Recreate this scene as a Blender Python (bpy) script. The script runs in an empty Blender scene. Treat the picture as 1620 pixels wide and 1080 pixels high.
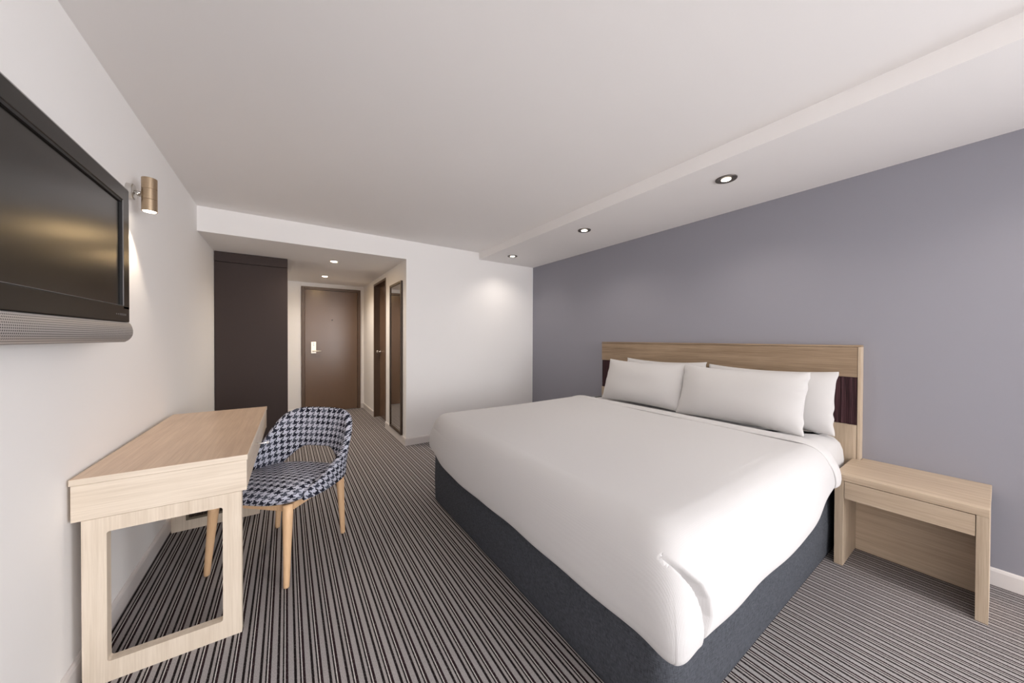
import bpy, bmesh, math, random
import numpy as np
from mathutils import Vector, Matrix

sc = bpy.context.scene
# ------------------------------------------------------------------ camera
cam_d = bpy.data.cameras.new('camera')
cam = bpy.data.objects.new('camera', cam_d)
sc.collection.objects.link(cam)
sc.camera = cam
cam_d.sensor_fit = 'HORIZONTAL'
cam_d.sensor_width = 36.0
cam_d.lens = 36.0 * 526.005 / 1620.0
cam_d.clip_start = 0.02
_y, _p, _r = math.radians(34.1168), math.radians(-0.4918), math.radians(0.2146)
_F = Vector((math.sin(_y) * math.cos(_p), math.cos(_y) * math.cos(_p), math.sin(_p)))
_R = Vector((math.cos(_y), -math.sin(_y), 0.0))
_U = _R.cross(_F)
_R2 = _R * math.cos(_r) + _U * math.sin(_r)
_U2 = -_R * math.sin(_r) + _U * math.cos(_r)
_M = Matrix((_R2, _U2, -_F)).transposed().to_4x4()
_M.translation = Vector((0.6208, 0.0, 1.22))
cam.matrix_world = _M

# ------------------------------------------------------------------ light
sc.view_settings.view_transform = 'Standard'
sc.view_settings.look = 'None'
sc.view_settings.gamma = 1.0
sc.view_settings.use_curve_mapping = False
sc.view_settings.exposure = 0.14
sc.cycles.max_bounces = 14
sc.cycles.diffuse_bounces = 8
sc.cycles.sample_clamp_indirect = 6.0

world = bpy.data.worlds.new('world')
sc.world = world
world.use_nodes = True
world.node_tree.nodes['Background'].inputs[0].default_value = (0.72, 0.84, 1.0, 1)
world.node_tree.nodes['Background'].inputs[1].default_value = 1.5


def area_light(name, loc, rot, sx, sy, power, col, spread=180):
    l = bpy.data.lights.new(name, 'AREA')
    l.shape = 'RECTANGLE'; l.size = sx; l.size_y = sy
    l.energy = power; l.color = col; l.spread = math.radians(spread)
    o = bpy.data.objects.new(name, l)
    sc.collection.objects.link(o)
    o.location = loc; o.rotation_euler = rot
    return o


# daylight through an unseen rear window, placed and sized for its light
YB = -4.3
SW0, SW1 = -3.90, -1.70                 # unseen side window in the right-hand wall, added to light the room
area_light('unseen_window_daylight', (2.7, YB + 0.03, 1.28), (math.radians(90), 0, 0), 1.2, 1.75, 78, (1.0, 0.99, 1.0))
area_light('added_side_window_light', (3.52, (SW0 + SW1) / 2, 1.2), (math.radians(90), 0, math.radians(90)), 2.1, 1.6, 160, (1.0, 0.99, 1.0))  # lamp of the added side window, brightens the left wall

# ------------------------------------------------------------------ numbers
H, B, BX = 2.3245, 2.237, 2.6733       # ceiling, bulkhead underside, bulkhead edge
W, YW = 3.549, 3.7922                  # right wall, back wall
RX, YD, HZ = 1.7424, 6.3054, 2.115     # hall right wall, entry wall, hall ceiling
T = 0.12


# ------------------------------------------------------------------ helpers
def tag(o, label=None, cat=None, group=None, kind=None):
    if label: o['label'] = label
    if cat: o['category'] = cat
    if group: o['group'] = group
    if kind: o['kind'] = kind
    return o


def empty(name, loc, rz=0.0):
    o = bpy.data.objects.new(name, None)
    o.empty_display_size = 0.1
    sc.collection.objects.link(o)
    o.location = loc; o.rotation_euler = (0, 0, rz)
    return o


def obj(name, bm, mat, parent=None, off=(0, 0, 0), smooth=False, label=None):
    """link a bmesh as ONE mesh object; off is subtracted so parts can be authored in room coordinates"""
    bmesh.ops.translate(bm, verts=bm.verts, vec=-Vector(off))
    me = bpy.data.meshes.new(name)
    bm.to_mesh(me); bm.free()
    me.materials.append(mat)
    if smooth:
        me.polygons.foreach_set('use_smooth', [True] * len(me.polygons))
    o = bpy.data.objects.new(name, me)
    sc.collection.objects.link(o)
    if parent: o.parent = parent
    if label: o['label'] = label
    return o


def bx(bm, x0, x1, y0, y1, z0, z1, bev=0.0, seg=2):
    vs = [bm.verts.new((x, y, z)) for x in (x0, x1) for y in (y0, y1) for z in (z0, z1)]
    fs = []
    for q in ((0, 1, 3, 2), (4, 6, 7, 5), (0, 4, 5, 1), (2, 3, 7, 6), (0, 2, 6, 4), (1, 5, 7, 3)):
        fs.append(bm.faces.new([vs[i] for i in q]))
    if bev > 0:
        es = list({e for f in fs for e in f.edges})
        bmesh.ops.bevel(bm, geom=es, offset=bev, segments=seg, profile=0.5, affect='EDGES')
    return bm


def box(*a, **k):
    return bx(bmesh.new(), *a, **k)


def prism(poly, z0, z1, bev=0.0):
    bm = bmesh.new()
    lo = [bm.verts.new((x, y, z0)) for x, y in poly]
    hi = [bm.verts.new((x, y, z1)) for x, y in poly]
    n = len(poly)
    bm.faces.new(lo[::-1]); bm.faces.new(hi)
    for i in range(n):
        bm.faces.new((lo[i], lo[(i + 1) % n], hi[(i + 1) % n], hi[i]))
    bmesh.ops.recalc_face_normals(bm, faces=bm.faces)
    if bev > 0:
        bmesh.ops.bevel(bm, geom=list(bm.edges), offset=bev, segments=2, profile=0.5, affect='EDGES')
    return bm


def extrude_x(poly_yz, x0, x1, bm=None):
    bm = bm or bmesh.new()
    a = [bm.verts.new((x0, y, z)) for y, z in poly_yz]
    b = [bm.verts.new((x1, y, z)) for y, z in poly_yz]
    n = len(a)
    f = [bm.faces.new(a), bm.faces.new(b[::-1])]
    for i in range(n):
        f.append(bm.faces.new((a[i], b[i], b[(i + 1) % n], a[(i + 1) % n])))
    bmesh.ops.recalc_face_normals(bm, faces=f)
    return bm


def lathe(bm, prof, c, axis=(0, 0, 1), n=32):
    """profile of (radius, height) about an axis; caps where radius is > 0 at the ends"""
    ax = Vector(axis).normalized()
    t = Vector((1, 0, 0)) if abs(ax.x) < 0.9 else Vector((0, 1, 0))
    u = ax.cross(t).normalized(); v = ax.cross(u)
    c = Vector(c)
    rings = []
    for r, h in prof:
        rings.append([bm.verts.new(c + ax * h + (u * math.cos(2 * math.pi * k / n) + v * math.sin(2 * math.pi * k / n)) * max(r, 1e-5)) for k in range(n)])
    fs = []
    for a, b in zip(rings, rings[1:]):
        for k in range(n):
            fs.append(bm.faces.new((a[k], a[(k + 1) % n], b[(k + 1) % n], b[k])))
    fs.append(bm.faces.new(rings[0][::-1])); fs.append(bm.faces.new(rings[-1]))
    bmesh.ops.recalc_face_normals(bm, faces=fs)
    return bm


def rod(bm, p, q, r0, r1=None, n=20):
    p = Vector(p); q = Vector(q); r1 = r0 if r1 is None else r1
    L = (q - p).length
    e = min(r0, r1) * 0.25
    return lathe(bm, [(r0 - e, 0), (r0, e), (r1, L - e), (r1 - e, L)], p, q - p, n)


# ------------------------------------------------------------------ materials
class NT:
    def __init__(self, name, rough=0.6, metal=0.0, col=(0.8, 0.8, 0.8), spec=0.5):
        self.m = bpy.data.materials.new(name)
        self.m.use_nodes = True
        self.t = self.m.node_tree
        self.b = self.t.nodes['Principled BSDF']
        self.b.inputs['Roughness'].default_value = rough
        self.b.inputs['Metallic'].default_value = metal
        self.b.inputs['Base Color'].default_value = (*col, 1)
        self.b.inputs['Specular IOR Level'].default_value = spec

    def n(self, typ, **k):
        nd = self.t.nodes.new(typ)
        for a, v in k.items(): setattr(nd, a, v)
        return nd

    def link(self, a, b): self.t.links.new(a, b)

    def math(self, op, a, b=None, c=None):
        nd = self.n('ShaderNodeMath', operation=op)
        for i, v in enumerate((a, b, c)):
            if v is None: continue
            if isinstance(v, (int, float)): nd.inputs[i].default_value = v
            else: self.link(v, nd.inputs[i])
        return nd.outputs[0]

    def coords(self, kind='Object', scale=(1, 1, 1), rot=(0, 0, 0)):
        tc = self.n('ShaderNodeTexCoord'); mp = self.n('ShaderNodeMapping')
        mp.inputs['Scale'].default_value = scale; mp.inputs['Rotation'].default_value = rot
        self.link(tc.outputs[kind], mp.inputs[0])
        return mp.outputs[0]

    def noise(self, vec, scale, detail=3, rough=0.55):
        nz = self.n('ShaderNodeTexNoise')
        nz.inputs['Scale'].default_value = scale; nz.inputs['Detail'].default_value = detail
        nz.inputs['Roughness'].default_value = rough
        self.link(vec, nz.inputs['Vector'])
        return nz.outputs['Fac']

    def ramp(self, fac, stops, interp='LINEAR'):
        r = self.n('ShaderNodeValToRGB'); cr = r.color_ramp; cr.interpolation = interp
        while len(cr.elements) < len(stops): cr.elements.new(0.5)
        for e, (p, c) in zip(cr.elements, stops):
            e.position = p; e.color = (*c, 1)
        self.link(fac, r.inputs[0])
        return r.outputs[0]

    def mix(self, fac, a, b, mode='MIX'):
        mx = self.n('ShaderNodeMix', data_type='RGBA', blend_type=mode)
        for i, v in ((0, fac), (6, a), (7, b)):
            if isinstance(v, (int, float)): mx.inputs[i].default_value = v
            elif isinstance(v, tuple): mx.inputs[i].default_value = (*v, 1)
            else: self.link(v, mx.inputs[i])
        return mx.outputs[2]

    def bump(self, height, strength=0.3, dist=0.002):
        bp = self.n('ShaderNodeBump')
        bp.inputs['Strength'].default_value = strength; bp.inputs['Distance'].default_value = dist
        self.link(height, bp.inputs['Height']); self.link(bp.outputs[0], self.b.inputs['Normal'])

    def color(self, c): self.link(c, self.b.inputs['Base Color'])


def plain(name, col, rough=0.6, metal=0.0, spec=0.5):
    return NT(name, rough, metal, col, spec).m


def paint(name, col, rough=0.75):
    t = NT(name, rough, 0, col, 0.25)
    v = t.coords()
    big = t.noise(v, 1.3, 2)
    t.color(t.mix(big, tuple(c * 0.985 for c in col), tuple(min(1, c * 1.015) for c in col)))
    t.bump(t.noise(v, 420, 2), 0.05, 0.001)
    return t.m


def wood(name, light, dark, axis=1, rough=0.45, fine=1.0):
    t = NT(name, rough, 0, light, 0.35)
    s = [26 * fine] * 3; s[axis] = 1.1
    s2 = [150 * fine] * 3; s2[axis] = 4
    g1 = t.noise(t.coords(scale=tuple(s)), 1.6, 5, 0.6)
    g2 = t.noise(t.coords(scale=tuple(s2)), 1.5, 3, 0.6)
    big = t.noise(t.coords(), 3.0, 2)
    f = t.math('ADD', t.math('MULTIPLY', g1, 0.6), t.math('MULTIPLY', g2, 0.4))
    f = t.math('ADD', f, t.math('MULTIPLY', t.math('SUBTRACT', big, 0.5), 0.25))
    mid = tuple((a + b) / 2 for a, b in zip(light, dark))
    t.color(t.ramp(f, [(0.30, dark), (0.47, mid), (0.62, light)]))
    t.bump(g2, 0.12, 0.0008)
    return t.m


M = {}
M['wall'] = paint('white_wall_paint', (0.89, 0.872, 0.857))
M['ceiling'] = paint('ceiling_paint', (0.875, 0.855, 0.842), 0.9)
M['feature'] = paint('grey_blue_wall_paint', (0.285, 0.282, 0.318), 0.55)
M['skirting'] = plain('skirting_gloss', (0.72, 0.68, 0.66), 0.35)
M['oak_top'] = wood('oak_warm_reflection', (0.66, 0.50, 0.37), (0.50, 0.355, 0.25), 1, 0.34)
M['oak_x'] = wood('pale_oak_along_x', (0.78, 0.68, 0.56), (0.62, 0.52, 0.41), 0)
M['oak_y'] = wood('pale_oak_along_y', (0.74, 0.63, 0.51), (0.58, 0.47, 0.36), 1)
M['oak_z'] = wood('pale_oak_along_z', (0.76, 0.66, 0.54), (0.60, 0.50, 0.39), 2)
M['tan_y'] = wood('tan_oak_along_y', (0.57, 0.455, 0.335), (0.40, 0.30, 0.21), 1)
M['tan_z'] = wood('tan_oak_along_z', (0.58, 0.47, 0.35), (0.40, 0.305, 0.215), 2)
M['head_y'] = wood('headboard_oak_along_y', (0.36, 0.262, 0.175), (0.20, 0.137, 0.085), 1)
M['beech_z'] = wood('beech_along_z', (0.83, 0.56, 0.33), (0.70, 0.44, 0.245), 2, 0.4)
M['wardrobe'] = plain('wardrobe_laminate', (0.052, 0.037, 0.034), 0.6, 0, 0.25)
M['door'] = plain('taupe_door_gloss', (0.16, 0.10, 0.066), 0.26)
M['door_frame'] = plain('brown_door_frame', (0.115, 0.072, 0.048), 0.4)
M['mirror'] = plain('mirror_glass', (0.75, 0.75, 0.74), 0.03, 1.0)
M['bronze'] = plain('bronze_frame', (0.07, 0.048, 0.035), 0.4, 0.3)
M['steel'] = plain('brushed_steel', (0.62, 0.60, 0.57), 0.3, 1.0)
M['chrome'] = plain('chrome', (0.85, 0.85, 0.85), 0.12, 1.0)
M['champagne'] = plain('champagne_lock_plate', (0.85, 0.79, 0.68), 0.35, 0.5)
M['black_gap'] = plain('black_rubber', (0.012, 0.011, 0.011), 0.6)
M['tv_black'] = plain('tv_gloss_black', (0.009, 0.0085, 0.008), 0.24, 0, 0.3)
M['tv_trim'] = plain('tv_silver_edge', (0.36, 0.34, 0.335), 0.4, 0.3)
M['tv_mark'] = plain('grey_lettering', (0.20, 0.19, 0.19), 0.5)
M['tv_screen'] = plain('tv_screen', (0.007, 0.0065, 0.006), 0.23, 0.0, 0.55)
M['window_frame'] = plain('window_aluminium', (0.25, 0.25, 0.26), 0.4, 0.6)


def emit(name, col, s):
    t = NT(name)
    t.b.inputs['Emission Color'].default_value = (*col, 1)
    t.b.inputs['Emission Strength'].default_value = s
    return t.m


M['lamp'] = emit('lamp_glow', (1.0, 0.88, 0.70), 12.0)
M['lamp_hall'] = emit('hall_lamp_glow', (1.0, 0.68, 0.33), 330.0)


def mk_bronze_tube():
    t = NT('antique_brass', 0.33, 1.0, (0.50, 0.38, 0.26))
    t.color(t.mix(t.noise(t.coords(scale=(60, 60, 900)), 1.0, 2), (0.40, 0.30, 0.20), (0.56, 0.43, 0.30)))
    return t.m


M['brass'] = mk_bronze_tube()


def mk_carpet():
    t = NT('striped_carpet', 0.95, 0, (0.3, 0.3, 0.3), 0.1)
    tc = t.n('ShaderNodeTexCoord'); sp = t.n('ShaderNodeSeparateXYZ')
    t.link(tc.outputs['Object'], sp.inputs[0])
    wob = t.noise(t.coords(), 230, 2)
    x = t.math('ADD', sp.outputs[0], t.math('MULTIPLY', t.math('SUBTRACT', wob, 0.5), 0.0022))
    f = t.math('FRACT', t.math('DIVIDE', x, 0.0520))
    dk = (0.016, 0.011, 0.012); dp = (0.026, 0.013, 0.016)
    lt = (0.385, 0.362, 0.36); mid = (0.405, 0.375, 0.37); wt = (0.66, 0.63, 0.615)
    e = 0.012
    seq = [(0.0, lt), (0.33, dk), (0.49, mid), (0.66, dk), (0.765, wt), (0.83, dp)]
    stops = [(0.0, lt)]
    for (p, c), (_, prev) in zip(seq[1:], seq[:-1]):
        stops += [(p - e, prev), (p + e, c)]
    stops += [(1 - e, dp), (1.0, lt)]
    c = t.ramp(f, stops)
    sv = t.coords(scale=(520, 210, 210))
    sp1 = t.noise(sv, 1.0, 2, 0.7)
    k = t.ramp(sp1, [(0.32, (0.55, 0.55, 0.55)), (0.52, (1, 1, 1)), (0.72, (1.0, 1.0, 1.0))])
    c2 = t.mix(1.0, c, k, 'MULTIPLY')
    sp2 = t.noise(t.coords(scale=(300, 160, 100)), 1.0, 1, 0.5)
    c3 = t.mix(t.math('MULTIPLY', t.math('GREATER_THAN', sp2, 0.66), 0.35), c2, (0.33, 0.30, 0.30))
    t.color(c3)
    t.bump(t.math('ADD', sp1, t.math('MULTIPLY', t.math('GREATER_THAN', f, 0.5), 0.0)), 0.6, 0.003)
    return t.m


M['carpet'] = mk_carpet()


def mk_houndstooth():
    t = NT('houndstooth_fabric', 0.9, 0, (0.5, 0.5, 0.5), 0.15)
    tc = t.n('ShaderNodeTexCoord'); sp = t.n('ShaderNodeSeparateXYZ')
    t.link(tc.outputs['UV'], sp.inputs[0])
    th = 0.0047
    i = t.math('FLOOR', t.math('DIVIDE', sp.outputs[0], th))
    j = t.math('FLOOR', t.math('DIVIDE', sp.outputs[1], th))

    def fm(a, n): return t.math('FLOORED_MODULO', a, n)
    warp = t.math('LESS_THAN', fm(i, 8.0), 4.0)
    weft = t.math('LESS_THAN', fm(j, 8.0), 4.0)
    over = t.math('LESS_THAN', fm(t.math('SUBTRACT', i, j), 4.0), 2.0)
    d = t.math('ADD', t.math('MULTIPLY', over, warp), t.math('MULTIPLY', t.math('SUBTRACT', 1.0, over), weft))
    # every tooth woven in its own shade of navy to slate
    ci = t.math('FLOOR', t.math('DIVIDE', i, 8.0)); cj = t.math('FLOOR', t.math('DIVIDE', j, 8.0))
    cb = t.n('ShaderNodeCombineXYZ'); t.link(ci, cb.inputs[0]); t.link(cj, cb.inputs[1])
    wn = t.n('ShaderNodeTexWhiteNoise', noise_dimensions='2D'); t.link(cb.outputs[0], wn.inputs[0])
    dark = t.ramp(wn.outputs['Value'], [(0.0, (0.012, 0.013, 0.022)), (0.55, (0.022, 0.024, 0.038)), (0.8, (0.060, 0.066, 0.090)), (1.0, (0.10, 0.11, 0.14))])
    grain = t.noise(t.coords('UV', (700, 700, 700)), 1.0, 2)
    light = t.ramp(grain, [(0.3, (0.36, 0.37, 0.44)), (0.65, (0.62, 0.63, 0.72))])
    t.color(t.mix(d, light, dark))
    t.bump(grain, 0.4, 0.0015)
    return t.m


M['hound'] = mk_houndstooth()


def mk_linen(name, col, rib=0.0, scale=1.0, axis='X'):
    t = NT(name, 0.85, 0, col, 0.2)
    t.b.inputs['Sheen Weight'].default_value = 0.15
    w = t.n('ShaderNodeTexWave', wave_type='BANDS', bands_direction=axis)
    w.inputs['Scale'].default_value = 75 * scale; w.inputs['Distortion'].default_value = 1.2
    w.inputs['Detail'].default_value = 1
    t.link(t.coords(), w.inputs['Vector'])
    w2 = t.n('ShaderNodeTexWave', wave_type='BANDS', bands_direction='Y')
    w2.inputs['Scale'].default_value = 75 * scale; w2.inputs['Distortion'].default_value = 1.2
    t.link(t.coords(), w2.inputs['Vector'])
    n = t.noise(t.coords(), 300, 2)
    s = t.math('ADD', t.math('MULTIPLY', t.math('ADD', w.outputs['Fac'], w2.outputs['Fac']), rib), t.math('MULTIPLY', n, 0.4))
    t.bump(s, 0.22, 0.0012)
    return t.m


M['coverlet'] = mk_linen('ribbed_white_cotton', (0.545, 0.532, 0.527), 0.4)
M['sheet'] = mk_linen('white_cotton_sheet', (0.56, 0.547, 0.54), 0.0)
M['pillow'] = mk_linen('white_pillowcase', (0.56, 0.547, 0.54), 0.05)


def mk_base_fabric():
    t = NT('charcoal_upholstery', 0.9, 0, (0.05, 0.05, 0.06), 0.2)
    a = t.noise(t.coords(scale=(900, 900, 60)), 1.0, 2)
    b = t.noise(t.coords(scale=(60, 60, 900)), 1.0, 2)
    s = t.math('ADD', t.math('MULTIPLY', a, 0.5), t.math('MULTIPLY', b, 0.5))
    t.color(t.ramp(s, [(0.36, (0.022, 0.024, 0.030)), (0.62, (0.095, 0.102, 0.118))]))
    t.bump(s, 0.4, 0.0012)
    return t.m


M['base_fabric'] = mk_base_fabric()


def mk_plum():
    t = NT('plum_pleated_fabric', 0.8, 0, (0.05, 0.02, 0.025), 0.3)
    s = t.noise(t.coords(scale=(200, 260, 5)), 1.0, 3)
    t.color(t.ramp(s, [(0.35, (0.016, 0.006, 0.008)), (0.65, (0.075, 0.030, 0.036))]))
    t.bump(s, 0.9, 0.004)
    return t.m


M['plum'] = mk_plum()


def mk_speaker():
    t = NT('perforated_speaker_grille', 0.45, 0.4, (0.4, 0.38, 0.37))
    tc = t.n('ShaderNodeTexCoord'); sp = t.n('ShaderNodeSeparateXYZ')
    t.link(tc.outputs['Object'], sp.inputs[0])
    fz = t.math('SUBTRACT', t.math('FRACT', t.math('DIVIDE', sp.outputs[2], 0.0062)), 0.5)
    fy = t.math('SUBTRACT', t.math('FRACT', t.math('DIVIDE', sp.outputs[1], 0.0070)), 0.5)
    r2 = t.math('ADD', t.math('MULTIPLY', fz, fz), t.math('MULTIPLY', fy, fy))
    hole = t.math('LESS_THAN', r2, 0.085)
    t.color(t.mix(hole, (0.50, 0.475, 0.46), (0.05, 0.045, 0.045)))
    return t.m


M['speaker'] = mk_speaker()


def mk_glass():
    t = NT('window_glass', 0.0, 0, (1, 1, 1))
    t.b.inputs['Transmission Weight'].default_value = 1.0
    t.b.inputs['IOR'].default_value = 1.0
    return t.m


M['glass'] = mk_glass()


def struct(name, bm, mat):
    return tag(obj(name, bm, mat), kind='structure')


# ------------------------------------------------------------------ room shell
struct('floor', box(-T, W + T, YB - T, YD + T, -0.1, 0.0), M['carpet'])
struct('ceiling', box(-T, W + T, YB - T, YW, H, H + 0.1), M['ceiling'])
struct('trim_1', box(BX, W, YB, YW, B, H), M['ceiling'])                     # dropped bulkhead over the bed
struct('wall_left', box(-T, 0, YB - T, YD + T, 0, H + 0.1), M['wall'])
bm = box(W, W + T, SW1, YW + T, 0, H)
bx(bm, W, W + T, YB - T, SW0, 0, H); bx(bm, W, W + T, SW0, SW1, 0, 0.35); bx(bm, W, W + T, SW0, SW1, 2.05, H)
struct('wall_right', bm, M['feature'])
bm = box(W + .03, W + .09, SW0, SW0 + .05, .35, 2.05)
bx(bm, W + .03, W + .09, SW1 - .05, SW1, .35, 2.05); bx(bm, W + .03, W + .09, SW0 + .05, SW1 - .05, .35, .40); bx(bm, W + .03, W + .09, SW0 + .05, SW1 - .05, 2.00, 2.05)
added_win = struct('added_side_window', bm, M['window_frame'])  # made-up window, added as a source of side light
obj('pane', box(W + .058, W + .064, SW0 + .05, SW1 - .05, .40, 2.00), M['glass'], added_win)
bm = box(RX, W + T, YW, YW + T, 0, H + 0.1)
struct('wall_back', bm, M['wall'])
struct('ceiling_hall', box(0, RX, YW, YD + T, HZ, H + 0.1), M['wall'])   # dropped hall ceiling with its front face
SY0, SY1, SZ = 4.722, 5.484, 2.047
bm = box(RX, RX + T, YW + T, SY0, 0, HZ)
bx(bm, RX, RX + T, SY0, SY1, SZ, HZ); bx(bm, RX, RX + T, SY1, YD + T, 0, HZ)
bx(bm, RX + T, RX + T + 0.06, YW + T, YD + T, 0, HZ)
struct('wall_hall', bm, M['wall'])
struct('wall_entry', box(0, RX, YD, YD + T, 0, HZ), M['wall'])
# wall behind the camera with the opening of the unseen window
WX0, WX1, WZ0, WZ1 = 2.05, 3.35, 0.35, 2.15
bm = box(0, WX0, YB - T, YB, 0, H)
bx(bm, WX1, W, YB - T, YB, 0, H); bx(bm, WX0, WX1, YB - T, YB, 0, WZ0); bx(bm, WX0, WX1, YB - T, YB, WZ1, H)
struct('wall_front', bm, M['wall'])
bm = bmesh.new()
for a, b in ((WX0, WX0 + .05), ((WX0 + WX1) / 2 - .025, (WX0 + WX1) / 2 + .025), (WX1 - .05, WX1)):
    bx(bm, a, b, YB - .09, YB - .03, WZ0, WZ1)
bx(bm, WX0 + .05, WX1 - .05, YB - .09, YB - .03, WZ0, WZ0 + .05); bx(bm, WX0 + .05, WX1 - .05, YB - .09, YB - .03, WZ1 - .05, WZ1)
win = struct('unseen_window', bm, M['window_frame'])  # out of view, position and width chosen for its light
obj('pane', box(WX0 + .05, WX1 - .05, YB - .064, YB - .058, WZ0 + .05, WZ1 - .05), M['glass'], win)

SK, SH = 0.013, 0.0845


def skirt(name, p, q, nrm):
    """moulded skirting from p to q (floor points), nrm = direction into the room"""
    p = Vector((*p, 0)); q = Vector((*q, 0)); n = Vector((*nrm, 0))
    prof = [(0, 0), (SK, 0), (SK, SH - 0.014), (SK * 0.75, SH - 0.004), (SK * 0.35, SH), (0, SH)]
    bm = bmesh.new()
    a = [bm.verts.new(p + n * d + Vector((0, 0, z))) for d, z in prof]
    b = [bm.verts.new(q + n * d + Vector((0, 0, z))) for d, z in prof]
    bm.faces.new(a); bm.faces.new(b[::-1])
    for i in range(len(a)):
        bm.faces.new((a[i], b[i], b[(i + 1) % len(a)], a[(i + 1) % len(a)]))
    bmesh.ops.recalc_face_normals(bm, faces=bm.faces)
    return struct(name, bm, M['skirting'])


skirt('baseboard_left', (0, YB), (0, 4.56), (1, 0))
skirt('baseboard_right', (W, YB), (W, 0.466), (-1, 0))
skirt('baseboard_right.001', (W, 2.474), (W, YW), (-1, 0))
skirt('baseboard_back', (RX + 0.0005, YW), (W, YW), (0, -1))
skirt('baseboard_hall', (RX, YW - SK), (RX, SY0), (-1, 0))
skirt('baseboard_hall.001', (RX, SY1), (RX, YD), (-1, 0))
skirt('baseboard_entry', (1.686, YD), (RX, YD), (0, -1))
skirt('baseboard_entry.001', (0.0, YD), (0.813, YD), (0, -1))

# entry door
DX0, DX1, DZ = 0.8139, 1.6853, 2.0488
f = 0.045
bm = box(DX0, DX0 + f, YD - 0.03, YD, 0, DZ, bev=0.003)
bx(bm, DX1 - f, DX1, YD - 0.03, YD, 0, DZ, bev=0.003); bx(bm, DX0 + f, DX1 - f, YD - 0.03, YD, DZ - f, DZ, bev=0.003)
d1 = struct('door_1', box(DX0 + f + .003, DX1 - f - .003, YD - 0.018, YD, 0.006, DZ - f - .003, bev=0.002), M['door'])
obj('door_frame', bm, M['door_frame'], d1)
lp = obj('lock_plate', box(0.945, 1.018, YD - 0.034, YD - 0.018, 0.968, 1.155, bev=0.004), M['champagne'], d1, label='pale champagne lock plate')
bm = bmesh.new()
rod(bm, (0.978, YD - 0.034, 1.005), (0.978, YD - 0.078, 1.005), 0.011)
rod(bm, (0.972, YD - 0.074, 1.005), (1.085, YD - 0.070, 1.005), 0.010, 0.008)
obj('handle', bm, M['champagne'], lp, smooth=True)
bm = box(0.979, 0.984, YD - 0.0355, YD - 0.034, 1.115, 1.150)
lathe(bm, [(0.006, 0), (0.006, 0.0015)], (0.982, YD - 0.034, 1.100), (0, -1, 0), 16)
obj('card_slot', bm, M['black_gap'], lp)
obj('door_viewer', lathe(bmesh.new(), [(0.012, 0), (0.012, 0.003), (0.006, 0.004)], (1.25, YD - 0.018, 1.52), (0, -1, 0), 20), M['bronze'], d1)

# bathroom door, set back in its dark reveal on the hall's right side
bm = box(RX - 0.004, RX + T - 0.01, SY0, SY0 + 0.03, 0, SZ)
bx(bm, RX - 0.004, RX + T - 0.01, SY1 - 0.03, SY1, 0, SZ); bx(bm, RX - 0.004, RX + T - 0.01, SY0 + 0.03, SY1 - 0.03, SZ - 0.03, SZ)
d2 = struct('door_2', box(RX + 0.078, RX + 0.112, SY0 + 0.032, SY1 - 0.032, 0.006, SZ - 0.032, bev=0.002), M['door'])
obj('door_frame', bm, M['door_frame'], d2)
bm = bmesh.new()
lathe(bm, [(0.024, 0), (0.024, 0.006), (0.012, 0.008), (0.010, 0.03), (0.022, 0.036), (0.024, 0.05), (0.016, 0.06)], (RX + 0.078, SY1 - 0.10, 1.01), (-1, 0, 0), 24)
obj('door_knob', bm, M['steel'], d2, smooth=True)

# ------------------------------------------------------------------ wardrobe and mirror in the hall
off = (0.315, 4.563, 0)
wd = empty('wardrobe', off)
tag(wd, 'tall dark charcoal laminate wardrobe built in at the left of the entry hall', 'wardrobe')
obj('body', box(0.0015, 0.63, 4.583, 5.20, 0, HZ - 0.001), M['wardrobe'], wd, off)
obj('door', box(0.004, 0.627, 4.563, 4.583, 0.02, 2.004, bev=0.0015), M['wardrobe'], wd, off)
obj('top_panel', box(0.004, 0.627, 4.561, 4.583, 2.012, HZ - 0.001, bev=0.0015), M['wardrobe'], wd, off)

MY0, MY1, MZ0, MZ1 = 3.930, 4.443, 0.074, 1.8935
off = (RX, (MY0 + MY1) / 2, MZ0)
mr = empty('wall_mirror', off)
tag(mr, 'tall narrow full-length mirror in a dark bronze frame on the hall side wall', 'mirror')
fw, fx = 0.028, RX - 0.024
bm = bmesh.new()
bx(bm, fx, RX - 0.0005, MY0, MY0 + fw, MZ0 + 0.012, MZ1, bev=0.003); bx(bm, fx, RX - 0.0005, MY1 - fw, MY1, MZ0 + 0.012, MZ1, bev=0.003)
bx(bm, fx, RX - 0.0005, MY0 + fw, MY1 - fw, MZ0 + 0.012, MZ0 + 0.012 + fw, bev=0.003); bx(bm, fx, RX - 0.0005, MY0 + fw, MY1 - fw, MZ1 - fw, MZ1, bev=0.003)
obj('frame', bm, M['bronze'], mr, off)
obj('mirror_glass', box(RX - 0.014, RX - 0.008, MY0 + fw, MY1 - fw, MZ0 + 0.012 + fw, MZ1 - fw), M['mirror'], mr, off)

# ------------------------------------------------------------------ recessed downlights


def spot(name, loc, power, cone, col, parent, blend=0.7, rad=0.03, rot=(0, 0, 0)):
    l = bpy.data.lights.new(name, 'SPOT')
    l.energy = power; l.color = col; l.spot_size = math.radians(cone); l.spot_blend = blend; l.shadow_soft_size = rad
    o = bpy.data.objects.new(name, l)
    sc.collection.objects.link(o); o.location = loc; o.rotation_euler = rot; o.parent = parent
    return o


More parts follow.
